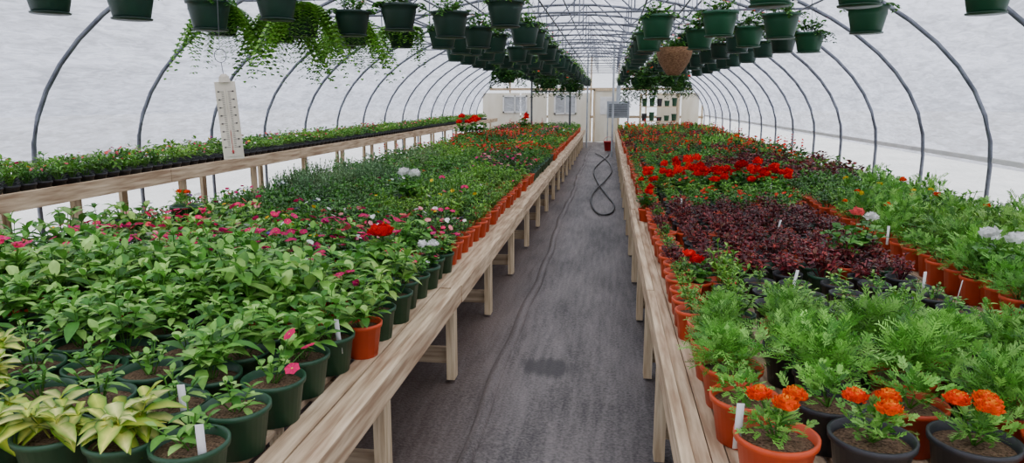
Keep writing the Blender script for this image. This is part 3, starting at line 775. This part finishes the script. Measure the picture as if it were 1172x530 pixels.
for z in (.33, .88, 1.43):
    for x in np.arange(1.35, 2.5, .28):
        mm = MB(); pot(mm, .11, .14+.2*R_.rand(), [TERRA, DKGREEN, BLACKP, DKGREEN][R_.randint(4)], 12, soil=False); V_, Q_, M_, C_ = mm.pack(); m.place((V_, Q_, np.full(len(Q_), 1), C_), (x, 27.6, z))
m.obj('storage_rack', [M_WOODV, M_POT], smooth=False)
m = MB()
for x in (-2.6, -1.3): tube(m, [(x, 24, .0), (x, 24, 2.7)], .035, 8)
tube(m, [(-2.6, 24, 1.95), (-1.3, 24, 1.95)], .03, 8)
m.obj('support_post_frame', [M_WIRE])
m = MB(); tube(m, [(.12, 21, 0), (.12, 21, 3.2)], .03, 8); tube(m, [(-.75, 25, 0), (-.75, 25, 3.3)], .03, 8)
m.obj('ridge_support_posts', [M_GREYMETAL])
m = MB()
box(m, -.42, .42, -.3, .3, 1.0, 1.62, 0); box(m, -.36, .36, -.33, -.3, 1.06, 1.56, 0)
for k in range(7): box(m, -.34, .34, -.36, -.33, 1.1+k*.065, 1.12+k*.065, 1)
for a in (-.38, .38):
    for b in (-.26, .26): box(m, a-.02, a+.02, b-.02, b+.02, 0, 1.0, 0)
lathe(m, [(.08, 1.62), (.08, 2.2)], 16, 0)
m.obj('greenhouse_heater', [M_GREYMETAL, M_WIRE], (.35, 27.2, 0), smooth=False)
# hose lying in long loops on the aisle floor
from mathutils import noise as _n
ctl = [(.12, 25), (.05, 22), (-.15, 19.5), (-.32, 17), (-.2, 14.5), (.02, 12.2), (.12, 11.2), (.08, 10.4), (-.08, 10.2), (-.22, 11), (-.25, 12.5), (-.05, 14.5), (.1, 16.5), (.06, 18.5), (-.1, 20.5), (-.4, 22.5), (-.5, 24)]
cv = np.array(ctl); pts = []
for i in range(1, len(cv)-2):
    for t in np.linspace(0, 1, 9)[:-1]:
        p0, p1, p2, p3 = cv[i-1], cv[i], cv[i+1], cv[i+2]
        q = .5*((2*p1)+(-p0+p2)*t+(2*p0-5*p1+4*p2-p3)*t*t+(-p0+3*p1-3*p2+p3)*t**3)
        pts.append((q[0], q[1], .006+.004*(i > 8)))
m = MB(); tube(m, pts, .014, 6); m.obj('garden_hose', [M_HOSE])
M_REDP = ramp_mat('red_plastic', (176, 30, 36), (204, 44, 48), bump=0, rough=.4)
m = MB(); lathe(m, [(.12, 0), (.16, .3), (.17, .3), (.17, .32), (.15, .32), (.12, .04)], 20, 0, caps=(True, False))
tube(m, [(.165*math.cos(t), 0, .3+.16*math.sin(t)) for t in np.linspace(0, math.pi, 12)], .006, 5, 0)
m.obj('red_bucket', [M_REDP], (.02, 23.6, 0))

# ------------------------------------------------------------------ light
w = bpy.data.worlds.new('overcast_sky'); scene.world = w; w.use_nodes = True
nt = w.node_tree; nt.nodes.clear()
out = nt.nodes.new('ShaderNodeOutputWorld'); bg = nt.nodes.new('ShaderNodeBackground')
tc = nt.nodes.new('ShaderNodeTexCoord'); sp = nt.nodes.new('ShaderNodeSeparateXYZ'); cr = nt.nodes.new('ShaderNodeValToRGB')
nt.links.new(tc.outputs['Generated'], sp.inputs[0]); nt.links.new(sp.outputs['Z'], cr.inputs['Fac'])
cr.color_ramp.elements[0].color = (.86, .90, 1, 1); cr.color_ramp.elements[1].color = (1, .99, .98, 1); cr.color_ramp.elements[1].position = .6
nt.links.new(cr.outputs['Color'], bg.inputs['Color']); bg.inputs['Strength'].default_value = 2.05
nt.links.new(bg.outputs[0], out.inputs['Surface'])
sun = bpy.data.lights.new('hazy_sun', 'SUN'); sun.energy = 3.8; sun.angle = math.radians(40); sun.color = (1, .97, .9)
so = bpy.data.objects.new('hazy_sun', sun); scene.collection.objects.link(so); so.rotation_euler = (math.radians(28), math.radians(12), 0)

# ------------------------------------------------------------------ camera
f = 800.; p = math.atan(150/f); a = math.atan(111/f*math.cos(p))
F = Vector((-math.sin(a)*math.cos(p), math.cos(a)*math.cos(p), -math.sin(p)))
R = Vector((math.cos(a), math.sin(a), 0)); U = R.cross(F)
cam = bpy.data.cameras.new('camera'); co = bpy.data.objects.new('camera', cam); scene.collection.objects.link(co)
cam.sensor_width = 36; cam.lens = 36*f/1172; cam.clip_start = .05; cam.clip_end = 300
mw = Matrix((R, U, -F)).transposed().to_4x4(); mw.translation = Vector((0, 0, 1.65)); co.matrix_world = mw
scene.camera = co
